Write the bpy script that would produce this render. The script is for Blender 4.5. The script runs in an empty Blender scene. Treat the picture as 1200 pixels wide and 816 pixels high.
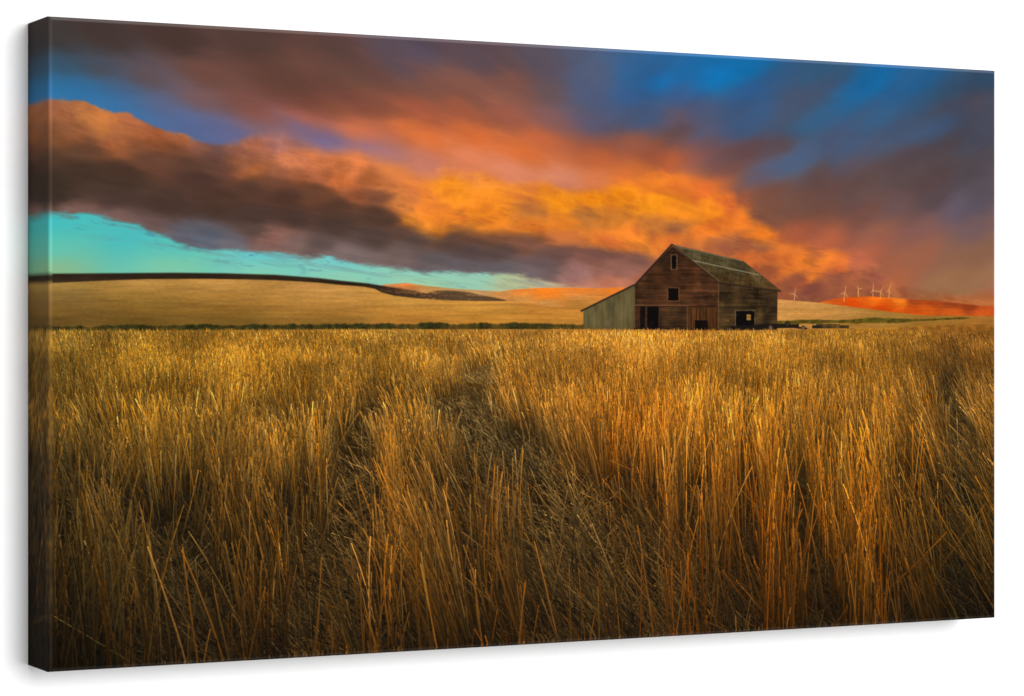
import bpy, bmesh, math
import numpy as np
from mathutils import Vector

# ------------------------------------------------------------------ sizes (metres)
CW, CH, CD = 1.0686, 0.600, 0.0650      # stretched canvas: width, height, depth
RB = 0.0036                             # radius of the folded canvas edge
EXPO = 1.42                             # light on the front (print inks are balanced for it)

# ------------------------------------------------------------------ camera
scene = bpy.context.scene
cd = bpy.data.cameras.new("camera")
cam = bpy.data.objects.new("camera", cd)
scene.collection.objects.link(cam)
scene.camera = cam
F = 3101.0 / 1200.0
cd.sensor_fit = 'HORIZONTAL'
cd.sensor_width = 36.0
cd.lens = 36.0 * F
cd.clip_start = 0.05
cd.clip_end = 100.0
cd.shift_y = -4.5 / 1200.0
# front left edge at (-0.4234, 2.418) and front right edge at (0.5303, 2.900) in camera x / depth
ex, ez = 0.9537, 0.4820
n = math.hypot(ex, ez)
ca, sa = ex / n, ez / n
# world: canvas front left lower corner at the origin, width along +X, front faces -Y, up +Z
# camera right = (ca, -sa), camera forward = (sa, ca) in world (X, Y)
px_, pz_ = -0.4234, 2.418
cam.location = (-(px_ * ca + pz_ * sa), -(-px_ * sa + pz_ * ca), CH / 2.0)
cam.rotation_euler = (math.radians(90), 0, -math.atan2(sa, ca))

# ------------------------------------------------------------------ world and lamp
w = bpy.data.worlds.new("World")
scene.world = w
w.use_nodes = True
w.node_tree.nodes["Background"].inputs[0].default_value = (1, 1, 1, 1)
w.node_tree.nodes["Background"].inputs[1].default_value = 0.22

def area_lamp(name, loc, target, size, energy, col=(1, 1, 1)):
    ld = bpy.data.lights.new(name, 'AREA')
    ld.shape = 'DISK'
    ld.size = size
    ld.energy = energy
    ld.color = col
    o = bpy.data.objects.new(name, ld)
    scene.collection.objects.link(o)
    o.location = loc
    d = Vector(target) - Vector(loc)
    o.rotation_euler = d.to_track_quat('-Z', 'Y').to_euler()
    return o

area_lamp("studio_lamp", (0.53 + 0.75, -6.0, 0.3 + 0.85), (0.53, 0, 0.3), 4.5, 510)

scene.view_settings.view_transform = 'Standard'
scene.view_settings.look = 'None'
scene.view_settings.exposure = 0.0
scene.view_settings.gamma = 1.0
scene.cycles.max_bounces = 6

# ------------------------------------------------------------------ the printed picture
# Worked out in numbers here: colours (PIC) and what each spot shows (LAB) on a W x H grid.
#PAINT-BEGIN
GW, GH = 1600, 900
rng = np.random.default_rng(7)

X0, X1 = 57.0, 1167.0
T0, T1, B0, B1 = 20.5, 84.0, 790.0, 725.5
def to_canvas(px, py):
    """a spot on the slanted picture -> grid column, grid row on the flat print"""
    px = np.asarray(px, float); py = np.asarray(py, float)
    t = (px - X0) / (X1 - X0)
    top = T0 + (T1 - T0) * t
    h = (B0 - T0) + ((B1 - T1) - (B0 - T0)) * t
    z0, z1 = 1 / (B0 - T0), 1 / (B1 - T1)
    u = t * z0 / (z1 * (1 - t) + t * z0)
    return u * GW, (py - top) / h * GH

def P(pts):
    a = np.array(pts, float)
    x, y = to_canvas(a[:, 0], a[:, 1])
    return np.stack([x, y], 1)

TAB = rng.random((256, 256)).astype(np.float32)
def noise(x, y, s=0):
    x = x + s * 17.31; y = y + s * 41.77
    xi = np.floor(x).astype(np.int32); yi = np.floor(y).astype(np.int32)
    fx = (x - xi).astype(np.float32); fy = (y - yi).astype(np.float32)
    fx = fx * fx * (3 - 2 * fx); fy = fy * fy * (3 - 2 * fy)
    a = TAB[yi & 255, xi & 255]; b = TAB[yi & 255, (xi + 1) & 255]
    c = TAB[(yi + 1) & 255, xi & 255]; d = TAB[(yi + 1) & 255, (xi + 1) & 255]
    return (a + (b - a) * fx) * (1 - fy) + (c + (d - c) * fx) * fy
def fbm(x, y, s=0, o=5, g=0.5):
    v = 0; a = 1; t = 0
    for i in range(o):
        v = v + a * noise(x * 2 ** i, y * 2 ** i, s + i * 3); t += a; a *= g
    return v / t - 0.5                      # about -0.4 .. 0.4
def sm(a, b, x):
    t = np.clip((x - a) / (b - a), 0, 1)
    return t * t * (3 - 2 * t)
def mix(a, b, m):
    return a + (b - a) * m[..., None]
_v = to_canvas(900, 285)
VP = (float(_v[0]), float(_v[1]))          # the clouds fan out from here
def field(pts, s=14.0, p=2.0, asp=1.0, step=6, rows=GH, aniso=False):
    """smooth colour field through scattered colours"""
    a = np.array(pts, float)
    cx, cy = to_canvas(a[:, 0], a[:, 1])
    gx = np.arange(-60, GW + 61, step); gy = np.arange(-60, rows + 61, step)
    X, Y = np.meshgrid(gx, gy)
    num = np.zeros(X.shape + (3,)); den = np.zeros(X.shape)
    for i in range(len(a)):
        th = 0.0
        if aniso:
            k = float(np.clip((cx[i] - 640) / 260, 0, 1))
            th = (1 - k) * math.atan2(VP[1] - cy[i], max(VP[0] - cx[i], 40)) + k * np.interp(cx[i], [0, 850, 1250, 1600], [0.1, 0.0, -0.5, -0.5])
        dx = X - cx[i]; dy = Y - cy[i]
        al_ = dx * math.cos(th) + dy * math.sin(th); ac_ = -dx * math.sin(th) + dy * math.cos(th)
        w = 1.0 / ((al_ * asp) ** 2 + ac_ ** 2 + s * s) ** p
        num += w[..., None] * a[i, 2:5]; den += w
    return (num / den[..., None]).astype(np.float32), step
def samp(f, X, Y):
    g, step = f
    u = np.clip((X + 60) / step, 0, g.shape[1] - 1.01); v = np.clip((Y + 60) / step, 0, g.shape[0] - 1.01)
    i = u.astype(np.int32); j = v.astype(np.int32)
    fu = (u - i)[..., None].astype(np.float32); fv = (v - j)[..., None].astype(np.float32)
    return (g[j, i] * (1 - fu) + g[j, i + 1] * fu) * (1 - fv) + (g[j + 1, i] * (1 - fu) + g[j + 1, i + 1] * fu) * fv
def curve(pts):
    q = P(pts)
    return lambda x: np.interp(x, q[:, 0], q[:, 1])

UP = [(960,205,98,72,68),(1060,205,88,70,70),(900,225,120,76,60),(1100,190,84,70,72),(985,178,74,82,104),(1040,165,72,78,98),(860,180,100,72,74),(830,150,84,84,108),(1140,150,74,74,88),(930,240,114,78,66),(1010,238,100,74,70),(1150,225,84,74,80),(905,96,50,88,128),(930,100,60,84,116),(1080,120,46,84,118),(1060,150,58,78,106),(760,128,66,88,124),(735,142,78,88,118),(980,160,68,80,108),(1120,130,70,76,94),(1110,108,50,80,110),(1130,165,74,74,86),(700,95,76,86,114),(870,130,56,84,120),(350,100,98,64,54),(400,98,90,62,54),(450,104,104,70,60),(500,104,120,78,64),(600,116,128,84,72),(560,108,120,78,66),(430,124,144,82,60),(390,126,134,78,58),(1120,300,140,96,74),(1100,200,88,70,72),(1020,205,92,72,70),(75,104,46,116,168),(95,112,46,116,170),(120,112,56,112,162),(125,125,56,114,168),(150,126,64,110,158),(178,138,74,108,156),(175,122,96,100,130),(215,146,84,104,148),(245,158,94,102,146),(270,158,104,102,140),(400,110,112,68,58),(450,112,124,76,60),(450,95,96,66,62),(500,130,166,86,60),
(60,40,62,55,52),(120,40,66,52,47),(200,42,72,52,47),(300,50,80,58,52),(400,56,84,60,56),(470,64,82,68,76),(500,66,82,72,86),
(560,68,90,74,82),(640,74,90,80,92),(700,80,78,86,110),(760,84,46,92,140),(820,88,25,108,168),(870,84,16,110,170),(950,88,48,88,122),
(1023,94,20,105,165),(1080,98,34,92,140),(1150,100,46,76,104),(60,80,58,80,98),(60,95,48,112,155),(60,112,52,120,170),(110,84,76,72,78),(95,105,52,108,152),(130,105,72,92,120),
(170,92,98,78,80),(250,88,106,70,60),(330,86,94,64,54),(420,92,92,66,58),(480,86,84,70,80),(520,98,116,76,66),(600,98,126,80,68),
(650,108,100,80,84),(700,112,76,84,112),(745,110,50,90,142),(772,96,18,112,180),(837,94,8,120,190),(803,106,60,90,140),(880,108,40,90,145),
(930,112,74,78,98),(951,109,70,78,100),(1004,113,26,104,160),(1057,105,38,92,140),(1141,117,84,72,80),(110,122,56,112,160),(150,140,60,110,160),
(190,128,98,98,126),(230,120,122,86,82),(290,124,120,74,62),(360,118,112,66,54),(330,104,102,64,54),(420,120,128,72,58),(470,120,150,80,58),(540,124,160,86,60),
(600,130,158,88,68),(650,138,128,86,84),(700,145,84,86,114),(760,138,58,90,134),(818,128,80,88,120),(788,136,112,84,92),(788,155,104,76,76),
(837,166,96,72,78),(875,170,100,72,75),(875,147,50,90,140),(894,128,50,95,145),(932,136,75,80,100),(943,143,42,106,152),(970,132,44,100,146),
(1015,128,55,88,125),(1038,136,46,98,142),(1095,151,58,90,128),(1103,128,78,76,90),(1141,155,70,75,92),(1008,166,62,86,118),(924,193,84,118,158),(905,197,88,104,138),
(943,181,78,100,132),(913,174,98,72,74),(894,206,98,84,98),(1008,189,85,74,84),(1065,185,85,70,75),(1103,174,84,70,76),(1141,204,78,70,76),
(1008,219,98,74,70),(1084,219,92,70,70),(970,223,106,74,70),(200,140,84,104,148),(250,150,96,102,142),(230,165,84,100,140),(300,150,124,100,112),(330,158,150,106,106),
(350,150,112,104,146),(385,165,108,104,150),(429,172,138,110,140),(455,183,165,115,120),(300,136,150,86,70),(360,140,178,94,68),(420,150,208,110,66),
(420,156,215,116,78),(480,150,214,110,58),(500,164,222,114,55),(560,160,210,106,52),(640,160,196,100,58),(620,180,214,108,52),(700,180,206,102,55),(740,165,160,90,66),(760,180,162,86,60),
(700,165,150,86,68),(820,175,150,84,68),(850,195,118,78,74),(492,187,200,122,102),(547,191,218,126,86),(602,202,218,132,98),(657,205,218,136,104),(700,207,222,126,76),(418,187,226,126,76),
(455,198,236,132,56),(731,202,226,118,54),(768,213,242,130,40),(791,181,196,94,50),(799,212,236,124,42),(829,219,226,110,45),
(875,231,150,84,58),(905,250,122,78,60),(951,250,110,76,66),(1008,257,122,80,70),(1046,246,108,84,84),(1122,242,105,92,108),(1141,235,92,84,98),
(1103,232,84,70,74),(1027,273,156,96,76),(1084,269,136,92,86),(1141,273,116,90,92),(1141,303,136,96,74),(1084,303,156,96,72),(1046,318,166,96,68),
(1141,341,156,112,78),(1103,341,158,112,78),(1120,325,156,108,74),(1070,300,156,98,72),(1046,333,176,100,62),(1008,341,158,90,58),(1150,352,170,110,86),(932,273,176,90,58),(970,284,190,100,65),(1008,303,186,100,70)]
CORE = [(565,209,246,146,55),(529,224,252,148,35),(492,238,238,132,48),(481,257,252,142,45),(510,268,242,136,40),(470,222,232,128,56),(470,240,206,116,56),
(576,246,242,136,35),(576,228,246,142,38),(612,222,240,138,50),(620,250,196,118,55),(640,228,246,146,36),(620,262,228,126,40),(657,238,252,152,25),(657,260,226,126,40),(694,231,253,148,22),
(723,227,253,148,22),(712,257,205,120,45),(687,253,190,115,50),(731,275,248,136,45),(712,284,240,130,50),(768,242,252,150,26),(768,262,200,118,52),
(786,246,246,142,32),(786,279,238,130,45),(657,279,200,110,55),(799,250,242,138,34),(791,265,160,98,58),(837,246,248,142,30),(856,238,226,112,45),
(837,265,232,122,40),(864,257,242,126,40),(856,288,166,96,60),(886,288,170,100,60),(894,273,242,126,35),(913,295,228,122,48),(932,311,238,126,44),
(951,322,232,122,45),(970,307,236,126,45),(989,311,226,116,50),(932,328,146,80,56),(951,337,134,74,58),(985,326,150,85,60),(894,322,162,86,50),
(960,345,150,84,58),(800,300,190,110,60),(840,305,190,105,55),(880,305,225,120,48)]
BANK = [(75,152,134,82,52),(105,166,104,68,48),(160,172,122,76,50),(135,162,176,98,56),(250,190,96,64,52),(200,175,112,70,50),(320,215,108,68,50),(360,222,110,70,50),(60,122,176,100,64),(90,122,220,124,66),(92,134,228,128,60),(118,137,236,128,58),(149,140,206,108,62),(70,134,190,106,60),(118,153,224,122,54),(145,152,200,108,54),(177,158,200,104,55),(212,159,226,120,62),
(195,168,170,92,52),(138,168,186,98,50),(59,157,116,74,46),(90,160,150,86,50),(235,172,140,86,66),(255,178,108,76,72),(278,174,150,92,70),(294,170,212,118,78),(320,166,190,116,96),(294,200,206,112,58),(280,192,170,100,66),(334,188,228,126,76),(373,189,224,122,70),
(412,196,228,122,64),(353,204,184,100,60),(320,204,150,88,60),(392,212,218,112,55),(412,228,160,88,54),(437,212,206,112,58),(437,230,130,80,58),
(177,185,98,64,50),(98,177,92,62,46),(216,189,90,60,48),(255,200,98,64,52),(236,208,75,52,44),(59,185,80,56,42),(59,208,60,46,36),(98,200,66,48,38),(138,200,72,50,40),(138,216,70,52,42),
(138,236,76,56,50),(255,236,75,52,42),(190,240,72,52,44),(294,220,86,58,46),(334,228,80,52,42),(370,228,110,68,48),(392,243,84,56,44),(294,255,75,55,48),(340,255,74,54,46),(392,263,75,56,48),(60,235,58,46,38),
(79,246,122,88,78),(138,256,116,88,80),(177,263,104,80,76),(216,275,95,94,104),(240,284,92,98,112),(270,288,105,102,110),(314,283,136,98,90),(318,279,160,106,88),(340,286,124,96,90),(373,287,95,78,74),(300,272,86,66,60),
(412,296,120,98,96),(437,279,80,62,56),(455,257,78,56,48),(437,250,84,58,46),(473,270,88,64,56),(492,281,82,66,62),(530,284,88,64,56),(547,298,85,68,66),(547,278,102,68,52),
(584,277,116,74,52),(620,285,120,78,62),(584,297,88,68,64),(657,296,102,72,66),(694,299,118,78,68),(712,296,110,75,68),(749,307,122,82,72),
(731,319,142,96,86),(679,320,160,112,104),(694,334,192,122,96),(620,319,110,95,96),(584,316,100,92,96),(510,307,95,84,86),(473,299,112,92,88),(640,308,104,84,84),
(418,300,108,94,92),(760,330,170,95,62),(720,334,190,110,80),(800,320,150,90,66),(540,312,98,90,94)]
TEAL = [(60,250,66,190,192),(60,262,72,194,190),(60,290,100,198,178),(60,318,142,186,140),(150,270,76,190,190),(200,285,86,194,186),(200,316,128,202,168),(300,300,98,200,205),
(300,318,136,206,176),(400,308,112,202,205),(400,326,150,206,170),(500,318,134,205,195),(500,334,168,206,158),(560,326,150,204,180),(600,336,184,190,142),(640,330,190,180,148),(665,336,205,165,120),(700,336,205,130,90)]

yy, xx = np.mgrid[0:GH + 1, 0:GW + 1].astype(np.float32)
SKYROWS = 440
X = xx[:SKYROWS]; Y = yy[:SKYROWS]
t_ = 0.16                                               # cloud streets run gently down to the right
S = X * math.cos(t_) + Y * math.sin(t_); N_ = -X * math.sin(t_) + Y * math.cos(t_)
w1 = fbm(S / 190, N_ / 80, 1, 5); w2 = fbm(S / 190, N_ / 80, 21, 5)
bil = fbm(S / 62 + w1 * 1.2, N_ / 26 + w2 * 1.2, 31, 6, 0.58)
bi2 = fbm(S / 62 + w1, N_ / 26 + w2, 51, 6, 0.58)
# upper cloud deck: long soft streaks; to the right they fan up towards the corner
fan = sm(760, 1250, X)
cw = fbm(X / 260, Y / 130, 61, 3) * 60                 # the streaks bend a little
rx = X - VP[0] + cw; ry = Y - VP[1] + cw * 0.3
rr_ = np.hypot(rx, ry) + 1.0
thp = np.arctan2(rx, -ry)
def fanned(k, l, sd, o):
    return fbm(thp * k + 40, np.log(rr_) * l + 20, sd, o, 0.52) * sm(30, 260, rr_)
Sf = X * math.cos(-0.5) + Y * math.sin(-0.5); Nf = -X * math.sin(-0.5) + Y * math.cos(-0.5)
lf = sm(900, 620, X)
st = fanned(13, 1.6, 71, 5) * lf + fbm((Sf + cw) / 170, (Nf + cw) / 62, 75, 5) * (1 - lf)
st2 = fanned(6, 1.3, 81, 4) * lf + fbm((Sf + cw) / 150, (Nf + cw) / 80, 85, 5) * (1 - lf)
billow = np.zeros_like(X); aa = 1.0
for o_ in range(5):
    nn_ = noise((S + w1 * 60) / 64 * 2 ** o_, (N_ + w2 * 30) / 30 * 2 ** o_, 300 + o_)
    billow += aa * (np.abs(2 * nn_ - 1) - 0.35); aa *= 0.6
mt = fbm(S / 62 , N_ / 40, 91, 6, 0.55)
fU = field(UP, 17, 2.2, 0.45, 6, SKYROWS, True)
puff = np.exp(-((X - 720) / 330) ** 2 - ((Y - 140) / 60) ** 2)
fine = fbm(S / 44 + w1, N_ / 12 + w2, 77, 5, 0.62)
calm = 1 - 0.65 * sm(170, 280, Y) * (1 - lf)
st = st * calm; st2 = st2 * calm
da = st * 60 + fine * 14; db = st2 * 16 + fine * 5
cf = -rx / rr_ * lf + 0.88 * (1 - lf); sf_ = -ry / rr_ * lf - 0.45 * (1 - lf)
up = samp(fU, X + da * cf - db * sf_ + mt * 22 * puff, Y + da * sf_ + db * cf + mt * 12 * puff)
up = up * (1 + (st * 0.24 + st2 * 0.10 + fine * 0.06 + mt * 0.08 * puff)[..., None])
fC = field(UP + CORE, 10, 2.4, 0.6, 4, SKYROWS, True)
up = mix(up, up * 0 + np.array([70, 82, 108], np.float32), sm(850, 1100, X) * sm(20, 110, Y) * 0.42 * sm(0.0, 60.0, up[..., 2] - up[..., 0]))
core = samp(fC, X + bil * 32 + fine * 24, Y + bi2 * 15 + fine * 8)
under = sm(0.10, 0.24, fbm((S + w1 * 40) / 70, (N_ + w2 * 20) / 15, 421, 6, 0.6)) * sm(215, 262, Y - (X - 900) * 0.12) * 0.3
core = mix(core, core * np.array([0.62, 0.66, 0.95], np.float32), np.clip(under, 0, 1))
core = core * (1 - np.clip(billow, -0.5, 0.9) * 0.13 + bil * 0.12)[..., None]
core = core * (1 - np.clip(billow, 0, 1)[..., None] * np.array([0.0, 0.08, -0.15], np.float32))
fB = field(BANK + CORE, 10, 2.4, 0.5, 4, SKYROWS, True)
bank = samp(fB, X + bil * 22 + st * 30 + fine * 20, Y + bi2 * 9 + st * 4 + fine * 4)
lowst = fbm(S / 150, N_ / 8, 111, 4)
bank = bank * (1 - np.clip(billow, -0.4, 0.8) * 0.22 * sm(90, 170, bank[..., 0]))[..., None]
hl = sm(110, 220, bank[..., 0])[..., None]
bank = bank * (1 - hl * np.array([0.08, 0.035, -0.04], np.float32) * np.interp(X, [0, 250, 420], [2.0, 1.6, 0.8])[..., None])
bank = bank * (1 + (bil * 0.05 + lowst * 0.14 + st * 0.12 + fine * 0.14)[..., None])
fT = field(TEAL, 20, 2.0, 0.6, 8, SKYROWS)
teal = samp(fT, X + w1 * 20, Y)
# bright middle
mC = curve([(57,420),(440,216),(470,204),(520,196),(600,206),(700,212),(760,208),(830,222),(880,238),(910,268),(960,285),(1010,296),(1050,330),(1167,420)])
kC = sm(-16, 14, Y - mC(X) + bil * 50) * sm(500, 560, X + bil * 60)
sky = mix(up, core, kC)
# dark bank, its billowing upper edge
mB = curve([(57,117),(80,116),(110,121),(130,129),(150,132),(168,140),(190,150),(214,154),(232,163),(250,168),(275,170),(290,165),(310,158),(330,160),(345,170),(372,176),(400,184),(420,182),(445,200),(475,220),(482,240),
            (490,262),(520,268),(580,271),(640,276),(700,284),(745,296),(800,322),(860,345),(1167,345)])
eb = Y - mB(X) + bil * 22 + mt * 9
soft = np.interp(X[0], [0, 180, 300, 430, 560, 1600], [3, 3, 10, 14, 12, 14])[None]
kB = sm(-1, 1, eb / soft)
sky = mix(sky, bank, kB)
# clear band below the bank
mT = curve([(57,248),(100,250),(135,258),(165,266),(190,276),(205,283),(225,290),(270,293),(330,297),(360,301),(400,305),(430,309),(520,319),(580,321),(640,328),(680,334),(740,352),(1167,420)])
rag = fbm(X / 44, Y / 13, 121, 6, 0.6)
et = Y - mT(X) + rag * 20
kT = sm(-4, 6.5, et + fine * 7) * sm(880, 800, X + rag * 60)
glow = sm(-16, 0, et) * (1 - kT) * (0.5 + rag)
sky = mix(sky, sky * 0 + np.array([150, 130, 130], np.float32), np.clip(glow * 0.35, 0, 1) * sm(900, 700, X))
wisp = sm(0.0, 0.22, fbm(S / 70, (N_ + w1 * 8) / 6, 411, 5, 0.6)) * np.exp(-np.clip(et, 0, 99) / 13) * sm(-6, 3, et)
teal = mix(teal, teal * 0 + np.array([108, 122, 132], np.float32), np.clip(wisp, 0, 1) * 0.7 * sm(1000, 700, X))
sky = mix(sky, teal, kT)
# torn scraps of cloud hanging in it
scr = sm(0.12, 0.26, fbm(X / 26, Y / 7, 131, 5, 0.6)) * sm(34, 6, et) * sm(0, 3, et) * sm(800, 700, X)
sky = mix(sky, sky * 0 + np.array([78, 128, 150], np.float32), scr * 0.5)
# rain veil near the barn
veil = np.exp(-((X - 905) / 60) ** 2) * sm(300, 370, Y)
sky = mix(sky, sky * 0 + np.array([205, 130, 100], np.float32), veil * 0.35)

PIC = np.zeros((GH + 1, GW + 1, 3), np.float32)
LAB = np.zeros((GH + 1, GW + 1), np.int16)
PIC[:SKYROWS] = sky
LABELS = ['printed_sky']
def lab(name):
    if name not in LABELS: LABELS.append(name)
    return LABELS.index(name)
def new_lab(name):
    LABELS.append(name); return len(LABELS) - 1

def put(mask, col, l=None):
    """lay a colour (array or triple) over the picture"""
    global PIC
    c = np.broadcast_to(np.asarray(col, np.float32), PIC.shape)
    PIC = PIC * (1 - mask[..., None]) + c * mask[..., None]
    if l is not None: LAB[mask > 0.5] = l
def below(pts, w=1.0):
    f = curve(pts)
    return np.clip((yy - f(xx)) / w + 0.5, 0, 1)
def xr(a, b, w=1.0):
    a = to_canvas(a, 350)[0]; b = to_canvas(b, 350)[0]
    return np.clip((xx - a) / w + 0.5, 0, 1) * np.clip((b - xx) / w + 0.5, 0, 1)

hs = fbm(xx / 130, yy / 5.5, 141, 5, 0.6); hf = fbm(xx / 40, yy / 3.0, 151, 4) + fbm(xx / 5, yy / 1.6, 155, 3) * 0.7
FIELD_HILL = [(60,334,150,120,62),(60,350,128,100,52),(60,366,118,88,40),(60,380,92,70,30),(160,332,172,132,68),(160,350,142,108,48),(160,366,114,84,34),(160,380,92,70,26),
(260,332,184,138,72),(260,350,150,110,50),(260,366,124,90,36),(260,380,104,78,30),(380,340,186,138,74),(380,356,170,124,58),(380,372,150,104,42),(380,381,110,84,34),
(480,356,190,142,68),(480,366,172,120,48),(480,376,160,108,42),(560,358,194,142,62),(560,372,172,118,44),(650,345,206,140,60),(650,360,180,120,48),(650,372,172,118,46),(730,345,215,140,60),(730,360,180,120,50),
(915,354,208,150,84),(950,360,196,144,78),(990,366,176,128,66),(950,370,168,118,58),(1040,372,150,112,50),(1100,376,140,102,44),(1160,378,146,98,40),(1000,384,150,106,44),(915,366,180,130,66),(1100,384,146,100,36)]
fH = field(FIELD_HILL, 12, 2.0, 0.4, 6, 480)
hill = np.zeros_like(PIC); hill[:480] = samp(fH, xx[:480], yy[:480])
hill *= (1.06 + (hs * 0.20 + hf * 0.22))[..., None] * np.array([1.03, 1.0, 0.96], np.float32)
# far lit hills
lF = new_lab('printed_far_hill')
tops = below([(57,420),(440,338),(448,334.3),(475,332.5),(500,336),(530,339),(560,341),(585,342.6),(600,340.2),(625,338.4),(660,337.8),(700,338.5),(745,337),(760,345),(1167,500)]) * xr(445, 760)
farc = samp(field([(450,336,215,140,80),(475,334,238,136,66),(500,339,196,140,78),(475,341,160,110,60),(530,341,186,142,84),(565,343,196,148,92),(590,345,214,142,76),(610,343,240,136,52),(640,342,252,132,34),(680,342,236,128,44),(680,348,214,140,70),
   (640,348,242,128,38),(610,350,214,146,72),(640,354,196,140,72),(600,356,180,124,58),(680,356,186,124,52),(725,342,240,128,40),(725,352,200,130,60)], 5, 2.2, 0.5, 4, 480), xx[:480], yy[:480] + hs[:480] * 6)
fc = np.zeros_like(PIC); fc[:480] = farc; fc *= (1 + hf * 0.2)[..., None]
put(tops, fc, lF)
# near stubble hill with its dark ploughed ridge
lR = new_lab('printed_ploughed_ridge')
rid = below([(57,321.5),(200,320.4),(260,321),(320,322.8),(370,326.5),(400,330),(430,333),(445,335.5),(470,339.5),(498,344.5),(512,341.5),(530,341.5),(548,343.5),(570,348),(590,352),(594,353.5),(600,420),(1167,500)], 2.4)
rcol = np.array([48, 35, 23], np.float32) * (1 + hs * 0.5 + hf * 0.35 + 1.0 * sm(470, 640, xx))[..., None]
put(rid * xr(0, 597) * (1 - 0.45 * sm(470, 560, xx) * sm(0.0, 0.35, hf + hs)), rcol, lR)
lH = new_lab('printed_stubble_hill')
hb = below([(57,332.5),(120,329.8),(170,328),(240,327.6),(320,329.2),(370,332),(400,335),(425,337),(438,339.5),(445,343.5),(460,347.5),(490,351),(520,353),(560,354),(594,354),(620,357),(650,361),(690,362),(745,358),(760,420),(1167,500)], 1.8)
put(hb * xr(0, 760), hill, lH)
strk = np.exp(-((yy - curve([(57,356),(300,362),(600,358),(640,361),(680,362),(745,360),(1167,360)])(xx)) / 2.2) ** 2) * sm(0.0, 0.3, hs + 0.16) * hb * xr(200, 745)
put(strk * 0.35, (120, 78, 34))
# red sunlit hill and pale hill on the right
lRed = new_lab('printed_red_hill')
red = below([(57,600),(955,357),(977,351.5),(993,349.2),(1021,348.3),(1049,350),(1063,351.3),(1098,353.2),(1133,357),(1152,359.4),(1167,359)], 1.2) * xr(945, 1200)
redc = samp(field([(965,356,206,96,34),(985,353,204,84,22),(1010,350,216,92,20),(1030,350,244,112,22),(1055,353,248,128,30),(1045,357,216,92,16),(1000,356,220,74,10),(1040,361,206,70,10),(1075,352,158,66,26),(1095,356,166,68,22),
   (1120,357,146,62,26),(1140,360,148,60,24),(1090,362,206,88,22),(1120,366,204,88,26),(1155,366,200,84,26),(1075,367,208,80,16),(1160,361,190,80,34)], 4, 2.4, 0.5, 4, 480), xx[:480], yy[:480] + hs[:480] * 5)
rc = np.zeros_like(PIC); rc[:480] = redc; rc *= (1 + hf * 0.2)[..., None]
put(red, rc, lRed)
lP = new_lab('printed_pale_hill')
ph = below([(57,600),(880,349),(913,351.8),(946,354.3),(970,356.7),(998,360.2),(1049,367),(1087,370.6),(1167,371.5)], 1.6) * xr(880, 1200)
put(ph, hill, lP)

# hedge rows
bump = fbm(xx / 26, yy * 0 + 3.3, 161, 6, 0.66) * 1.25
hcol = np.array([42, 43, 18], np.float32) * (1 + fbm(xx / 7, yy / 4, 171, 3) * 1.1)[..., None]
lG = new_lab('printed_hedge')
hg = curve([(57,385.5),(120,384),(180,383.5),(300,383),(400,382.5),(520,381),(600,381),(683,382),(745,383)])
hd = np.clip((yy - hg(xx) + bump * 8 + 1.0) / 2.4 + 0.5, 0, 1) * xr(0, 750)
put(hd * np.clip(0.82 + bump * 0.8, 0.55, 0.95), hcol, lG)
lG2 = new_lab('printed_grass_strip')
gt = curve([(57,500),(905,378),(940,376),(1000,375.8),(1028,373),(1050,374.5),(1080,375.3),(1130,373.3),(1167,374)])
gb = curve([(57,500),(905,383),(940,380.5),(1000,380),(1040,379.5),(1060,379),(1080,377.5),(1130,374.5),(1167,374)])
g2 = np.clip((yy - gt(xx) + bump * 3) / 1.6 + 0.5, 0, 1) * np.clip((gb(xx) - yy + bump * 4) / 1.8 + 0.5, 0, 1) * xr(905, 1140)
put(g2 * 0.85, hcol * np.array([1.75, 1.52, 0.9], np.float32), lG2)

# ---- polygons and bars, drawn on a 4x finer grid
def polyq(q, soft=0.5):
    """coverage of polygon q (grid coordinates)"""
    x0, y0 = np.floor(q.min(0)).astype(int) - 2; x1, y1 = np.ceil(q.max(0)).astype(int) + 3
    x0 = max(x0, 0); y0 = max(y0, 0); x1 = min(x1, GW + 1); y1 = min(y1, GH + 1)
    k = 4
    gx = x0 - 0.5 + (np.arange((x1 - x0) * k) + 0.5) / k; gy = y0 - 0.5 + (np.arange((y1 - y0) * k) + 0.5) / k
    A, B = np.meshgrid(gx, gy); ins = np.zeros(A.shape, bool)
    m = len(q)
    for i in range(m):
        ax, ay = q[i]; bx, by = q[(i + 1) % m]
        if ay == by: continue
        c = ((ay > B) != (by > B)) & (A < (bx - ax) * (B - ay) / (by - ay) + ax)
        ins ^= c
    cov = ins.reshape(y1 - y0, k, x1 - x0, k).mean((1, 3))
    M = np.zeros((GH + 1, GW + 1), np.float32); M[y0:y1, x0:x1] = cov
    return M
def poly(pts): return polyq(P(pts))
def bar(a, b, w, w2=None):
    q = P([a, b]); d = q[1] - q[0]; L = np.hypot(*d); nn = np.array([-d[1], d[0]]) / L
    w2 = w if w2 is None else w2
    return polyq(np.array([q[0] + nn * w / 2, q[1] + nn * w2 / 2, q[1] - nn * w2 / 2, q[0] - nn * w / 2]))
def disc(c, r):
    a = np.linspace(0, 2 * math.pi, 24, endpoint=False)
    q = P([c])[0]
    return polyq(np.stack([q[0] + np.cos(a) * r, q[1] + np.sin(a) * r], 1))

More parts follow.
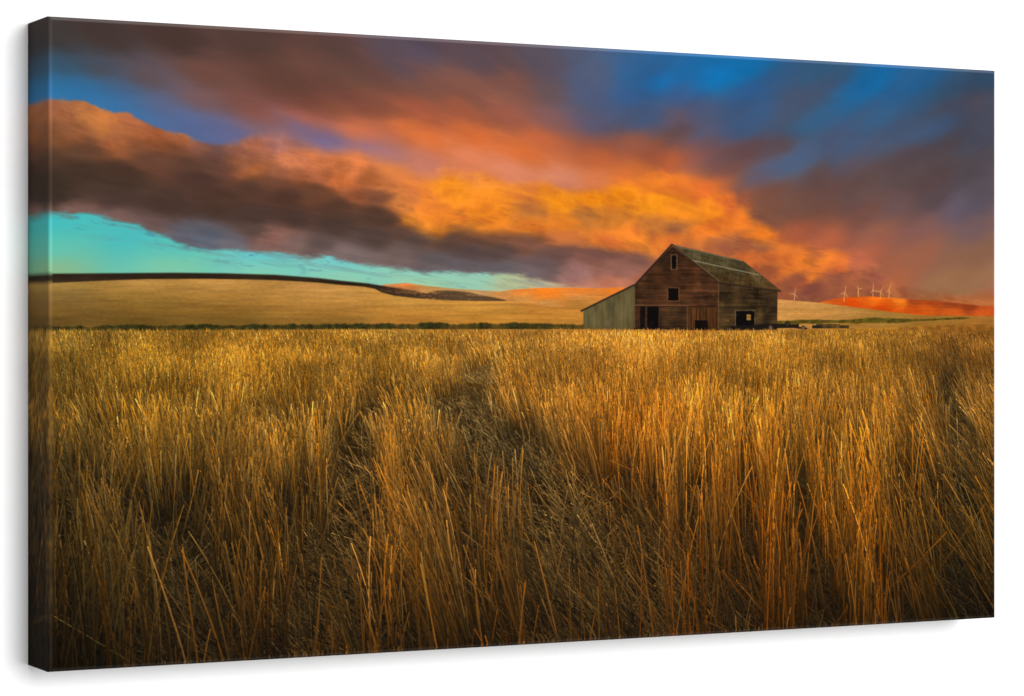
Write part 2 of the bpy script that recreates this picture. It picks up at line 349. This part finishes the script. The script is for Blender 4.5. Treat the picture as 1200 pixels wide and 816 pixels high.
# wind turbines: (hub, tower foot, blade tips)
TUR = [((932.7,345.2),(932.6,352.5),[(934.6,337.8),(927.8,345.6),(936.6,350.4)]),
       ((992,343.6),(991,354.5),[(993.8,335.6),(987.3,345.4),(996,349.6)]),
       ((1008,339.6),(1008.2,348.6),[(1006.8,335.6),(1013,338.4),(1007,345.6)]),
       ((1025.4,340.4),(1025.2,348.6),[(1026,331.8),(1022,344.6),(1030,343.6)]),
       ((1034.2,342.6),(1034.0,350.5),[(1038,336.4),(1027.8,341.2),(1037.6,348.2)]),
       ((1044.2,340.4),(1044.2,350.2),[(1047.2,331.8),(1040.6,343.4),(1046.6,345.6)])]
for i, (hub, foot, tips) in enumerate(TUR):
    l = new_lab('printed_wind_turbine')
    c = (236, 168, 92) if i else (226, 160, 100)
    m = bar(hub, foot, 1.1, 1.9)
    for tp in tips: m = np.maximum(m, bar(hub, tp, 1.5, 0.7))
    m = np.maximum(m, disc(hub, 1.1))
    put(m * 0.82, c); LAB[m > 0.3] = l
for hx, hy in ((585.5, 333), (619, 334)):
    put(np.maximum(bar((hx, hy + 6), (hx, hy - 1), 1.0), bar((hx - 2, hy + 1), (hx + 2, hy - 3), .8)) * 0.35, (225, 150, 90))

# ---- barn
plank = noise(yy * 0 + 5, yy / 2.4, 3) - 0.5
plank = plank + (noise(xx / 30, yy / 2.2, 9) - 0.5) * 0.8
grain = fbm(xx / 26, yy / 1.6, 181, 4, 0.7); blot = fbm(xx / 14, yy / 14, 191, 4)
def tex(base, a=0.5, b=0.5, c=0.5):
    return np.array(base, np.float32) * np.clip(1 + plank * a + grain * b + blot * c, 0.2, 2)[..., None]
lean = poly([(744.5,335),(683.7,365.5),(683.7,388),(744.5,389.5)])
corr = np.sin(xx * 1.9) * 0.07
gcol = (np.array([84, 72, 38], np.float32) + np.array([12, 12, 14], np.float32) * sm(470, 400, yy)[..., None]) * np.clip(1 + corr + blot * 0.35 + fbm(xx / 3, yy / 30, 195, 3) * 0.35, 0, 2)[..., None]
lL = new_lab('printed_barn/lean_to_wall'); put(lean, gcol, lL)
gab = poly([(743.9,335.5),(788.7,288.5),(843.5,331.5),(843.2,391),(743.9,390)])
lW = new_lab('printed_barn/gable_wall')
gw = samp(field([(788,300,62,40,24),(770,325,84,50,28),(810,325,92,54,30),(780,345,98,58,34),(830,345,100,60,36),(755,345,84,52,30),(755,375,74,46,28),(790,372,78,52,30),(830,372,70,42,26)], 8, 2, 1, 6, 480), xx[:480], yy[:480])
gt_ = np.zeros_like(PIC); gt_[:480] = gw
put(gab, gt_ * 0.78 * np.clip(1 + plank * 0.26 + grain * 0.55 + blot * 0.9, 0.2, 2)[..., None], lW)
side = poly([(843,331),(913,341.5),(912.4,384),(912.4,391),(843,391)])
lS = new_lab('printed_barn/side_wall'); put(side, tex((62, 45, 25), 0.3, 0.9, 1.1), lS)
for a, b, k in (((843.3,333),(843,391),1.8),((806.6,361),(806.2,390),1.4),((744.4,337),(744.4,389),1.2)):
    put(bar(a, b, k) * 0.8, (110, 80, 50))
put(bar((744.5,358.8),(808,359.2), 1.6) * 0.8, (124, 84, 52)); put(bar((744.5,360),(841,360.4), 1.4) * 0.7, (38, 24, 16))
roof = poly([(788.6,286.6),(872,306),(917,341.3),(843.6,331.6)])
rf = samp(field([(795,292,92,88,66),(830,300,84,82,60),(868,308,86,84,62),(815,306,108,102,78),(850,312,98,94,70),(888,321,112,104,76),(825,315,96,84,52),(850,325,84,68,40),(880,330,86,70,40),(905,337,96,78,46)], 6, 2, 1, 6, 480), xx[:480], yy[:480])
rr = np.zeros_like(PIC); rr[:480] = rf
q = P([(788.6,286.6),(843.6,331.6)]); dd = (q[1] - q[0]) / np.hypot(*(q[1] - q[0]))
q2 = P([(788.6,286.6),(872,306)]); ee = (q2[1] - q2[0]) / np.hypot(*(q2[1] - q2[0]))
al = xx * ee[0] + yy * ee[1]; ac = -xx * ee[1] + yy * ee[0]
rrow = (noise(al / 9, ac / 2.6, 201) - 0.5) * 0.36 + (noise(al / 1.6, ac / 9, 205) - 0.5) * 0.3
lRf = new_lab('printed_barn/roof'); put(roof, rr * np.array([0.82, 0.74, 0.62], np.float32) * (1 + rrow + blot * 0.2)[..., None], lRf)
put(bar((812,305.5),(891,322.8), 1.6) * 0.75, (150, 142, 112)); put(bar((789,288),(872,306.6), 1.2) * 0.6, (140, 132, 104))
lFa = new_lab('printed_barn/fascia')
fa = np.maximum.reduce([bar((788.6,286.4),(743.5,336), 3.2), bar((743.8,334.6),(680.5,366), 3.0), bar((788.4,286.4),(844,332.2), 2.4), bar((843.2,332),(917,342.2), 2.4)])
put(fa, (48, 34, 26)); LAB[fa > 0.5] = lFa
put(bar((789.4,286.6),(844.5,331), 1.0) * 0.6, (136, 112, 84))
put(bar((744,334),(682,364.6), 0.9) * 0.5, (96, 66, 44))
def rough(q, a=0.9):
    q = P(q); n_ = 12; out = []
    for i in range(len(q)):
        A, B = q[i], q[(i + 1) % len(q)]
        for k in range(n_): out.append(A + (B - A) * k / n_ + rng.normal(0, a * 0.35, 2))
    return polyq(np.array(out))
def opening(x0, y0, x1, y1, name, col=(12, 9, 8), frame=None, fw=1.3):
    l = new_lab('printed_barn/' + name)
    if frame is not None:
        m = poly([(x0 - fw, y0 - fw), (x1 + fw, y0 - fw), (x1 + fw, y1 + fw), (x0 - fw, y1 + fw)])
        put(m * 0.85, frame, l)
    m = rough([(x0, y0), (x1, y0), (x1, y1), (x0, y1)])
    put(m, np.array(col, np.float32) * (1 + np.clip(blot + grain, 0, 1) * 1.6)[..., None], l)
opening(788, 299.6, 793.4, 315.6, 'window', frame=(112, 74, 46))
opening(783.8, 338.4, 796, 353.2, 'window', frame=(112, 70, 42), fw=1.0)
opening(750.6, 360, 756.4, 386, 'door', col=(18, 12, 9))
opening(758.8, 360, 772.6, 386.5, 'door', frame=(70, 46, 32), fw=0.9)
lD = new_lab('printed_barn/sliding_door')
vg = fbm(xx / 2.0, yy / 22, 211, 4)
put(poly([(808.6,361.6),(840.6,361.2),(840.6,389),(808.6,389)]), np.array([76, 45, 21], np.float32) * (1 + vg * 1.3)[..., None], lD)
opening(815.4, 376.6, 830.6, 390, 'door', col=(14, 10, 9))
opening(863.6, 365.4, 885.4, 385.6, 'door', frame=(104, 84, 60), fw=1.1)
put(poly([(876.4,369.6),(881.2,369.6),(881.2,376.4),(876.4,376.4)]), (160, 116, 52)); put(bar((876.2,373),(881.4,373), .8) * 0.5, (40, 26, 14))
put(bar((889.2,340.4),(889.2,349), 1.6) * 0.8, (26, 20, 15)); put(bar((850,376.4),(856,376.6), 1.2) * 0.8, (150, 112, 60))
for bx, by in ((867,349.5),(900,353),(852,356),(896,366),(903,368),(858,346)): put(disc((bx, by), 1.0) * 0.7, (24, 18, 14))
put(poly([(743,385.6),(863,387.2),(912,384.5),(912,391),(743,391)]) * 0.55, (20, 15, 12))

# old machinery beside the barn
lM = new_lab('printed_farm_wagon')
m = np.maximum.reduce([bar((858,385.4),(938,383.2), 6.0), bar((886,382.4),(926,381.6), 3.0), bar((842,388.6),(905,387.6), 3.2), bar((930,384.4),(948,386.6), 3)])
put(m * 0.95, (26, 21, 18)); LAB[m > 0.5] = lM
for c, r in (((904.6,385.2), 4.6), ((924.4,380.6), 4.8), ((943,386.2), 4.4)):
    put(disc(c, r), (30, 24, 20), lM)
    put(disc(c, r - 1.5) , (124, 96, 70) if r != 4.8 else (58, 54, 34)); put(disc(c, 1.1), (40, 30, 24))
lM2 = new_lab('printed_farm_roller')
m = np.maximum(bar((953.5,384.4),(997,384.2), 5.0), bar((958,382),(986,381.6), 2.2)) * np.clip(0.8 + bump * 1.5, 0, 1)
put(m, (32, 30, 20)); LAB[m > 0.5] = lM2

# ---- the wheat: straws laid out in a field seen in perspective, far ones first, painted at 2x
K = 2
HZ = 0.4665 * GH; FC = 1000.0; HC = 1.10
lFd = new_lab('printed_wheat_field')
edge = curve([(57,389.6),(200,389),(400,387.4),(683,387.2),(843,388.6),(950,387.6),(1010,386),(1080,383),(1167,380.5)])
GCOL = [(250,640,86,58,20),(120,650,64,46,17),(500,640,98,64,22),(640,640,94,62,22),(60,394,150,112,42),(60,420,158,112,34),(60,460,116,82,28),(60,520,84,58,20),(60,600,58,40,14),(60,700,44,28,8),(60,785,26,16,4),
(160,394,172,124,44),(160,420,178,120,30),(160,460,140,96,28),(160,520,104,72,24),(160,600,76,52,20),(160,700,60,38,12),(160,780,38,24,7),
(300,392,184,130,48),(300,415,198,130,32),(300,440,176,116,30),(300,480,134,92,32),(300,540,110,72,24),(300,620,86,54,16),(300,700,72,42,10),(300,765,48,28,8),
(450,391,192,134,50),(450,415,198,134,38),(450,450,160,104,32),(450,490,120,80,28),(450,540,124,78,24),(450,600,104,64,20),(450,680,84,50,14),(450,760,56,34,9),
(600,391,198,134,52),(600,415,200,134,42),(600,450,188,116,34),(560,480,120,84,36),(600,530,96,66,28),(600,580,104,64,22),(600,660,84,50,14),(600,750,60,34,8),
(740,392,204,138,54),(740,410,206,134,42),(740,440,196,120,32),(740,500,170,96,22),(740,560,134,74,16),(740,640,96,54,12),(740,730,62,34,8),
(880,394,200,136,48),(880,420,196,126,36),(880,460,168,108,32),(880,520,140,84,20),(880,590,128,66,10),(880,670,92,48,8),(880,735,60,34,8),
(1020,392,190,128,42),(1020,430,162,106,34),(1020,480,150,94,28),(1020,540,134,84,22),(1020,600,124,70,14),(1020,680,96,56,14),(1020,730,74,40,8),
(1150,388,156,98,34),(1150,420,132,84,28),(1150,470,120,80,30),(1150,530,96,62,20),(1150,600,78,52,16),(1150,660,56,36,11),(1150,720,34,22,8)]
fG = field(GCOL, 30, 1.6, 0.6, 10, GH)
basec = samp(fG, xx, yy)
wm = np.clip((yy - edge(xx)) / 1.6 + 0.5, 0, 1)
dn = fbm(xx / 9, yy / 5, 221, 4)
dfac = np.interp(yy, [HZ, HZ + 30, HZ + 90, HZ + 200, GH], [0.95, 0.76, 0.50, 0.36, 0.32]).astype(np.float32)
put(wm, basec * (dfac * (1 + dn * 0.6))[..., None], lFd)

big = np.repeat(np.repeat(PIC[:GH], K, 0), K, 1)[:, :GW * K].copy()

# trodden lanes (picture coordinates: centre line, half width), straw there is flattened
LANES = [([(660,404),(600,424),(566,446),(556,476),(560,510),(590,550),(640,600),(720,680),(800,780)], [3,8,20,34,46,58,80,110,140], 0),
         ([(640,400),(560,424),(500,442),(462,470),(436,505),(420,550),(412,610),(400,700),(380,800)], [2,4,8,12,18,24,30,44,60], 1),
         ([(1167,398),(1130,424),(1118,460),(1135,520),(1150,600),(1150,740)], [4,8,12,18,22,26], 2),
         ([(57,560),(130,620),(190,660),(220,720),(230,800)], [22,30,30,40,50], 3)]
lane_f = []
for pts, hw, k in LANES:
    q = P(pts); q2 = P([(a + h, b) for (a, b), h in zip(pts, hw)])
    o = np.argsort(q[:, 1])
    lane_f.append((q[o, 1], q[o, 0], (q2 - q)[o, 0]))
def lane(x, y, k):
    a, b, c = lane_f[k]
    wob = (noise(y / 22, y * 0 + k, 230 + k) - 0.5) * 0.7
    d = (x - np.interp(y, a, b)) / np.interp(y, a, c) + wob
    v = np.exp(-(np.abs(d) ** 3.0))
    return np.where((y > a[0]) & (y < a[-1] + 40), v, 0)

ga, gt0, gt1, gw0, gw1, gcol_b, gcol_t, gbase, gbend = [], [], [], [], [], [], [], [], []
def straw_batch(nst, d0, d1, kind):
    inv = rng.random(nst)
    d = 1.0 / (1 / d1 + (1 / d0 - 1 / d1) * inv) if kind != 'deep' else d0 * (d1 / d0) ** rng.random(nst)
    x = rng.random(nst) * (GW + 260) - 130
    wx = (x - 1130) * d / FC
    # drilled rows, each a little crooked, running away from the viewer
    rs = 0.32
    r = wx / rs - (1449 - 1130) * 2.4 / FC / rs + (noise(d * 0.7, wx * 0.3, 240) - 0.5) * 0.22
    off = r - np.round(r)
    strength = np.interp(x, [0, 700, 1000, 1300, 1600], [0.55, 0.6, 0.85, 0.99, 0.97]) * np.interp(d, [2, 6, 12], [1, 0.85, 0])
    clump = noise(wx * 3.2, d * 2.2, 250)
    keep = rng.random(nst) < (1 - strength * sm(0.17, 0.34, np.abs(off))) * np.interp(clump, [0.2, 0.5], [0.35, 1.0])
    yb = HZ + FC * HC / d
    L = [lane(x, yb, k) for k in range(4)]
    la = np.maximum.reduce(L)
    keep &= rng.random(nst) < 1 - 0.35 * la
    return [a[keep] for a in (d, x, yb, la, L[0], L[2])]
def paint(d, x, yb, la, flat, lean_m, length, cols_b, cols_t, width, order=None):
    n_ = len(d)
    o = np.argsort(-d) if order is None else order
    d, x, yb, flat, lean_m, length, cols_b, cols_t, width = (a[o] for a in (d, x, yb, flat, lean_m, length, cols_b, cols_t, width))
    bend = rng.normal(0, 0.10, n_)
    CH_ = 3000
    for s in range(0, n_, CH_):
        e = min(s + CH_, n_)
        Lm = length[s:e]
        ns = int(np.clip(np.ceil(Lm.max() * 1.25 * K), 4, 900))
        tt = np.linspace(0, 1, ns)[None]
        ll = Lm[:, None]; ln = lean_m[s:e, None]
        bx = x[s:e, None] + ll * (np.sin(ln) * tt + bend[s:e, None] * tt * tt)
        by = yb[s:e, None] - ll * np.cos(ln) * tt
        wv = width[s:e, None] * (1 - 0.55 * tt) * K
        sh = tt ** 0.9 + 0.22 * np.clip(tt - 0.8, 0, 1) / 0.2
        c = cols_b[s:e, None] * (1 - sh[..., None]) + cols_t[s:e, None] * sh[..., None]
        nw = int(max(1, math.ceil(width[s:e].max() * K)))
        # order: straw by straw
        for k in range(nw):
            okw = (k == 0) | (wv > k)
            ix = np.round(bx * K + (k - (np.minimum(wv, nw) - 1) / 2)).astype(int); iy = np.round(by * K).astype(int)
            ok = okw & (ix >= 0) & (ix < GW * K) & (iy >= 0) & (iy < GH * K)
            edgek = 0.78 + 0.44 * (k / max(1, nw - 1)) if nw > 1 else 1.0
            big[iy[ok], ix[ok]] = (c * edgek)[ok]

def colours(x, ytip, d, la, nst, rnd):
    g = samp(fG, x.astype(np.float32), np.clip(ytip, 0, GH).astype(np.float32))
    pal = np.array([[1.12, 1.06, 1.05], [1.2, 1.03, 0.55], [1.05, 1.10, 1.35], [0.85, 0.80, 0.8], [1.5, 1.5, 1.9]])
    pr = rng.choice(5, nst, p=[0.40, 0.22, 0.17, 0.16, 0.05])
    m = pal[pr] * (0.62 + 0.8 * rng.random((nst, 1)) ** 1.3)
    t = g * m * np.array([0.97, 1.05, 1.12])
    grey = t.mean(1, keepdims=True) * np.array([1.12, 0.98, 0.62])
    t = t * (1 - 0.55 * la[:, None]) + grey * 0.55 * la[:, None]
    return t

def pass_(nst, d0, d1, kind):
    d, x, yb, la, l0, l2 = straw_batch(nst, d0, d1, kind)
    n_ = len(d)
    hgt = 0.50 * np.interp(rng.random(n_), [0, 0.3, 1], np.array([0.45, 0.72, 1.08])) * (1 + (noise(x / 60, d * 1.3, 260) - 0.5) * 0.45) * np.interp(x, [0, 700, 950, 1200, 1600], [0.92, 0.92, 1.1, 1.22, 1.1])
    flat = (rng.random(n_) < la * 1.15)
    l1 = lane(x, yb, 1)
    hgt = np.where(flat, hgt * (np.interp(d, [2.5, 6], [0.5, 0.22]) * (1 - 0.7 * l1) + 0.32 * rng.random(n_)), hgt)
    length = FC * hgt / d
    side_ = np.interp(x, [0, 300, 500, 640, 800, 900, 1100, 1350, 1460, 1600], [-0.12, -0.05, -0.20, -0.26, -0.16, -0.04, 0.0, -0.03, -0.30, -0.45]) + (noise(x / 55, d * 1.6, 290) - 0.5) * np.interp(x, [0, 700, 950, 1300, 1600], [0.5, 0.45, 0.16, 0.14, 0.5])
    ln = side_ + rng.normal(0, 1, n_) * np.interp(x, [0, 500, 760, 1150, 1350, 1600], [0.10, 0.10, 0.07, 0.035, 0.07, 0.13])
    ln = np.where(flat, rng.normal(-0.62, 0.38, n_), ln)
    stray = rng.random(n_) < 0.022
    ln = np.where(stray, ln + rng.normal(0, 0.7, n_), ln)
    yt = yb - length
    # keep clear of the horizon
    lim = edge(x) - 1.5 - 3 * rng.random(n_) * np.interp(d, [3, 30], [0, 1])
    length = np.where(yt < lim, np.maximum(yb - lim, 1), length); yt = yb - length
    tc = colours(x, yt * 0.75 + yb * 0.25, d, la, n_, None)
    nearf = np.interp(d, [2, 4, 9, 30], [0.24, 0.25, 0.38, 0.8])
    patch = np.clip(1 + (noise(x / 60, yb / 22, 270) - 0.5) * 0.5, 0.3, 2)
    near_r = np.clip(lane(x - 34 * np.interp(yb, [HZ, GH], [0.3, 1.6]), yb, 1) - la, 0, 1)      # sunlit strip right of the wheel track
    tc = tc * ((1 - 0.15 * la) * (1 - 0.22 * l1) * (1 + 0.30 * near_r) * patch * np.interp(d, [2, 4, 10, 30], [1.48, 1.32, 1.14, 1.10]))[:, None]
    bc = tc * nearf[:, None]
    wd = np.clip(FC * 0.0056 / d, 0.6, 3.0) * (0.7 + 0.6 * rng.random(n_))
    return [d, x, yb, la, flat, ln, length, bc, tc, wd]

sets = [pass_(52000, 12, 95, 'u'), pass_(30000, 4.5, 14, 'u'), pass_(9800, 2.15, 5, 'u'), pass_(700, 1.5, 2.2, 'u')]
# loose straw lying on the ground
d = 1 / (1 / 9 + (1 / 1.9 - 1 / 9) * rng.random(10500)); x = rng.random(10500) * GW
yb = HZ + FC * HC / d
la = np.maximum.reduce([lane(x, yb, k) for k in range(4)])
n_ = len(d); L_ = FC * 0.22 / d * (0.4 + rng.random(n_))
tc = colours(x, yb, d, la * 0 + 1, n_, None) * (0.85 + 0.9 * la)[:, None]
loose = [d + 0.25, x, yb, la, la > 2, (rng.normal(-0.85, 0.42, n_)) * np.where(rng.random(n_) < 0.22, -1.3, 1), L_, tc * 0.55, tc, np.clip(FC * 0.004 / d, 0.5, 2.0)]
sets.append(loose)
allp = [np.concatenate([s[i] for s in sets]) for i in range(10)]
paint(*allp)
# average down to the grid, keep the sky and hills crisp
bb = np.pad(big, ((0, K), (0, K), (0, 0)), mode='edge')
down = bb.reshape(GH + 1, K, GW + 1, K, 3).mean((1, 3))
PIC = np.where((yy > edge(xx) - 10)[..., None], down, PIC)
strawmask = (yy >= edge(xx) - 0.5)
LAB[strawmask] = lFd
# the print's own gentle burn-in towards the edges
PIC = np.clip(PIC, 3, 255)
#PAINT-END

def to_lin(c):
    c = np.clip(c / 255.0, 0, 1)
    l = np.where(c <= 0.04045, c / 12.92, ((c + 0.055) / 1.055) ** 2.4)
    return np.clip(l / EXPO, 0.0004, 0.82)

# ------------------------------------------------------------------ materials
def print_material(name, rough=0.7, spec=0.015):
    m = bpy.data.materials.new(name)
    m.use_nodes = True
    nt = m.node_tree
    b = nt.nodes["Principled BSDF"]
    at = nt.nodes.new("ShaderNodeAttribute"); at.attribute_name = "ink"
    tc = nt.nodes.new("ShaderNodeTexCoord")
    # woven canvas: two crossed wave sets under the ink, plus faint uneven ink
    wv = []
    for d in ('X', 'Z'):
        wn = nt.nodes.new("ShaderNodeTexWave"); wn.bands_direction = d
        wn.inputs["Scale"].default_value = 420.0; wn.inputs["Distortion"].default_value = 0.6
        nt.links.new(tc.outputs["Object"], wn.inputs["Vector"]); wv.append(wn)
    ad = nt.nodes.new("ShaderNodeMath"); ad.operation = 'MULTIPLY'
    nt.links.new(wv[0].outputs["Fac"], ad.inputs[0]); nt.links.new(wv[1].outputs["Fac"], ad.inputs[1])
    bp = nt.nodes.new("ShaderNodeBump"); bp.inputs["Strength"].default_value = 0.12; bp.inputs["Distance"].default_value = 0.0003
    nt.links.new(ad.outputs[0], bp.inputs["Height"])
    nt.links.new(bp.outputs["Normal"], b.inputs["Normal"])
    ns = nt.nodes.new("ShaderNodeTexNoise"); ns.inputs["Scale"].default_value = 900.0; ns.inputs["Detail"].default_value = 2.0
    nt.links.new(tc.outputs["Object"], ns.inputs["Vector"])
    mr = nt.nodes.new("ShaderNodeMapRange"); mr.inputs["To Min"].default_value = 0.93; mr.inputs["To Max"].default_value = 1.07
    nt.links.new(ns.outputs["Fac"], mr.inputs["Value"])
    mx = nt.nodes.new("ShaderNodeVectorMath"); mx.operation = 'SCALE'
    nt.links.new(at.outputs["Color"], mx.inputs[0]); nt.links.new(mr.outputs[0], mx.inputs["Scale"])
    nt.links.new(mx.outputs[0], b.inputs["Base Color"])
    b.inputs["Roughness"].default_value = rough
    b.inputs["Specular IOR Level"].default_value = spec
    return m
mat_print = print_material("printed_canvas")
mat_side = print_material("printed_canvas_side")

def plain(name, col, rough=0.8, scale=60.0, amt=0.04, bump=0.0):
    m = bpy.data.materials.new(name); m.use_nodes = True
    nt = m.node_tree; b = nt.nodes["Principled BSDF"]
    tc = nt.nodes.new("ShaderNodeTexCoord")
    ns = nt.nodes.new("ShaderNodeTexNoise"); ns.inputs["Scale"].default_value = scale; ns.inputs["Detail"].default_value = 5.0
    nt.links.new(tc.outputs["Object"], ns.inputs["Vector"])
    cr = nt.nodes.new("ShaderNodeValToRGB")
    cr.color_ramp.elements[0].position = 0.3; cr.color_ramp.elements[1].position = 0.7
    cr.color_ramp.elements[0].color = tuple(c * (1 - amt) for c in col) + (1,)
    cr.color_ramp.elements[1].color = tuple(min(1, c * (1 + amt)) for c in col) + (1,)
    nt.links.new(ns.outputs["Fac"], cr.inputs["Fac"]); nt.links.new(cr.outputs["Color"], b.inputs["Base Color"])
    b.inputs["Roughness"].default_value = rough
    b.inputs["Specular IOR Level"].default_value = 0.2
    if bump:
        bp = nt.nodes.new("ShaderNodeBump"); bp.inputs["Strength"].default_value = bump; bp.inputs["Distance"].default_value = 0.0005
        nt.links.new(ns.outputs["Fac"], bp.inputs["Height"]); nt.links.new(bp.outputs["Normal"], b.inputs["Normal"])
    return m
mat_wall = plain("white_wall_paint", (0.95, 0.95, 0.95), 0.9, 90.0, 0.01, 0.05)
mat_wood = plain("pine_wood", (0.55, 0.38, 0.22), 0.6, 30.0, 0.15)

# ------------------------------------------------------------------ builders
def link(name, verts, quads, mat, parent=None, cols=None, smooth=False):
    me = bpy.data.meshes.new(name)
    verts = np.asarray(verts, np.float32); quads = np.asarray(quads, np.int32)
    me.vertices.add(len(verts)); me.vertices.foreach_set("co", verts.ravel())
    me.loops.add(quads.size); me.loops.foreach_set("vertex_index", quads.ravel())
    me.polygons.add(len(quads))
    me.polygons.foreach_set("loop_start", np.arange(0, quads.size, 4, dtype=np.int32))
    me.polygons.foreach_set("loop_total", np.full(len(quads), 4, np.int32))
    me.update(calc_edges=True)
    if cols is not None:
        at = me.attributes.new("ink", 'FLOAT_COLOR', 'POINT')
        c4 = np.ones((len(verts), 4), np.float32); c4[:, :3] = cols
        at.data.foreach_set("color", c4.ravel())
    me.polygons.foreach_set("use_smooth", np.full(len(quads), smooth))
    me.materials.append(mat)
    o = bpy.data.objects.new(name, me)
    scene.collection.objects.link(o)
    if parent is not None: o.parent = parent
    return o
def box(name, a, b, mat, parent=None, bev=0.0):
    bm = bmesh.new(); bmesh.ops.create_cube(bm, size=1.0)
    for v in bm.verts:
        v.co = Vector([(a[i] + b[i]) / 2 + v.co[i] * (b[i] - a[i]) for i in range(3)])
    if bev: bmesh.ops.bevel(bm, geom=bm.edges[:], offset=bev, segments=2, affect='EDGES')
    me = bpy.data.meshes.new(name); bm.to_mesh(me); bm.free()
    me.materials.append(mat)
    o = bpy.data.objects.new(name, me); scene.collection.objects.link(o)
    if parent is not None: o.parent = parent
    return o

# wall the canvas hangs on
wall = box("wall", (-8, CD + 0.001, -6), (12, CD + 0.20, 7), mat_wall)
wall["kind"] = "structure"

# the canvas print; origin at its lower edge
root = bpy.data.objects.new("canvas_print", None)
scene.collection.objects.link(root)
root.empty_display_size = 0.05
root["label"] = "wide stretched canvas print of a barn in wheat at sunset, on a white wall"
root["category"] = "canvas print"

ink = to_lin(PIC)
# flat front, inset by the fold radius
ii = np.arange(GW + 1) / GW; jj = np.arange(GH + 1) / GH
vx = RB + ii * (CW - 2 * RB); vz = (CH - RB) - jj * (CH - 2 * RB)
VX, VZ = np.meshgrid(vx, vz)
V = np.stack([VX, np.zeros_like(VX), VZ], -1).reshape(-1, 3)
C = ink.reshape(-1, 3)
qi, qj = np.meshgrid(np.arange(GW), np.arange(GH))
a = qj * (GW + 1) + qi
Q = np.stack([a, a + GW + 1, a + GW + 2, a + 1], -1).reshape(-1, 4)     # facing -Y
ql = LAB[:GH, :GW].reshape(-1)
barn = None
LAB_TEXT = {'printed_ploughed_ridge': 'dark ploughed ridge along the printed skyline',
            'printed_red_hill': 'red sunlit hill behind the printed barn',
            'printed_hedge': 'dark green hedge row at the far edge of the wheat'}
for l, nm in enumerate(LABELS):
    sel = Q[ql == l]
    if len(sel) == 0: continue
    uq, inv = np.unique(sel, return_inverse=True)
    par = root; name = nm
    if '/' in nm:
        p0, name = nm.split('/')
        if barn is None:
            barn = bpy.data.objects.new(p0, None); scene.collection.objects.link(barn); barn.parent = root
            barn.location = (float(VX[0, 1000]), 0.0, float(VZ[427, 0])); barn.empty_display_size = 0.02
        par = barn
    vv = V[uq]
    if par is barn: vv = vv - np.array(barn.location)
    o = link(name, vv, inv.reshape(-1, 4), mat_print, par, C[uq])
    if nm in LAB_TEXT: o["label"] = LAB_TEXT[nm]

# wrapped edges: rounded fold, then the side going back to the wall; the picture is mirrored over it
def wrap(side):
    steps = [(RB * (1 - math.sin(t)), RB * (1 - math.cos(t))) for t in np.linspace(0, math.pi / 2, 7)]   # (distance from edge, depth)
    steps += [(0.0, y) for y in np.linspace(RB + 0.002, CD, 40)]
    st = np.array(steps); arc = np.concatenate([[0], np.cumsum(np.hypot(*np.diff(st, axis=0).T))])
    if side in ('left', 'right'): along = vz; N = GH + 1; pxm = GW / (CW - 2 * RB)
    else: along = vx; N = GW + 1; pxm = GH / (CH - 2 * RB)
    k = len(st)
    vs = np.zeros((k, N, 3)); cs = np.zeros((k, N, 3))
    for r in range(k):
        e, dep = st[r]
        src = min(int(arc[r] * pxm * 0.35), 200)
        if side == 'left': vs[r] = np.stack([np.full(N, e), np.full(N, dep), along], -1); c = ink[:, src]
        if side == 'right': vs[r] = np.stack([np.full(N, CW - e), np.full(N, dep), along], -1); c = ink[:, GW - src]
        if side == 'top': vs[r] = np.stack([along, np.full(N, dep), np.full(N, CH - e)], -1); c = ink[src]
        if side == 'bottom': vs[r] = np.stack([along, np.full(N, dep), np.full(N, e)], -1); c = ink[GH - src]
        cs[r] = c
    # edge highlight painted into the ink colour along the folds, strongest on top
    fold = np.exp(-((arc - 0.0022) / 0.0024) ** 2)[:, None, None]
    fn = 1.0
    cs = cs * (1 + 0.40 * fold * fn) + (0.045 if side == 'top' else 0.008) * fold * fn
    if side in ('left', 'right'):   # stretched blurred print on the wrap
        ker = np.ones(7) / 7
        c0 = cs[:8].copy()
        for r in range(8): cs[r] = (c0[r] + ink[:, 4 if side == 'left' else GW - 4] + ink[:, 12 if side == 'left' else GW - 12] + ink[:, 20 if side == 'left' else GW - 20]) / 4 + (c0[r] - ink[:, 0 if side == 'left' else GW]).clip(0, 1) * 0.75
        for ch in range(3):
            for r in range(0, k): cs[r, :, ch] = np.convolve(np.pad(cs[r, :, ch], 3, mode='edge'), ker, 'valid')
    qi, qj = np.meshgrid(np.arange(N - 1), np.arange(k - 1)); a = qj * N + qi
    Qs = np.stack([a, a + N, a + N + 1, a + 1], -1).reshape(-1, 4)
    if side in ('left', 'bottom'): Qs = Qs[:, ::-1]
    # close the little corner gaps by stretching the end columns to the corner
    if side in ('top', 'bottom'):
        for r in range(k):
            vs[r, 0, 0] = st[r][0]; vs[r, -1, 0] = CW - st[r][0]
    else:
        for r in range(k):
            vs[r, 0, 2] = CH - st[r][0]; vs[r, -1, 2] = st[r][0]
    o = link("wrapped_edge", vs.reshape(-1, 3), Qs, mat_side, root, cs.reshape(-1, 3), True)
    return o
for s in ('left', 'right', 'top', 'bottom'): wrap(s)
# wooden stretcher bars behind the cloth
for a, b in (((0.004, 0.004, 0.004), (0.044, CD - 0.001, CH - 0.004)), ((CW - 0.044, 0.004, 0.004), (CW - 0.004, CD - 0.001, CH - 0.004)),
             ((0.046, 0.004, 0.004), (CW - 0.046, CD - 0.001, 0.044)), ((0.046, 0.004, CH - 0.044), (CW - 0.046, CD - 0.001, CH - 0.004))):
    box("stretcher_bar", a, b, mat_wood, root)
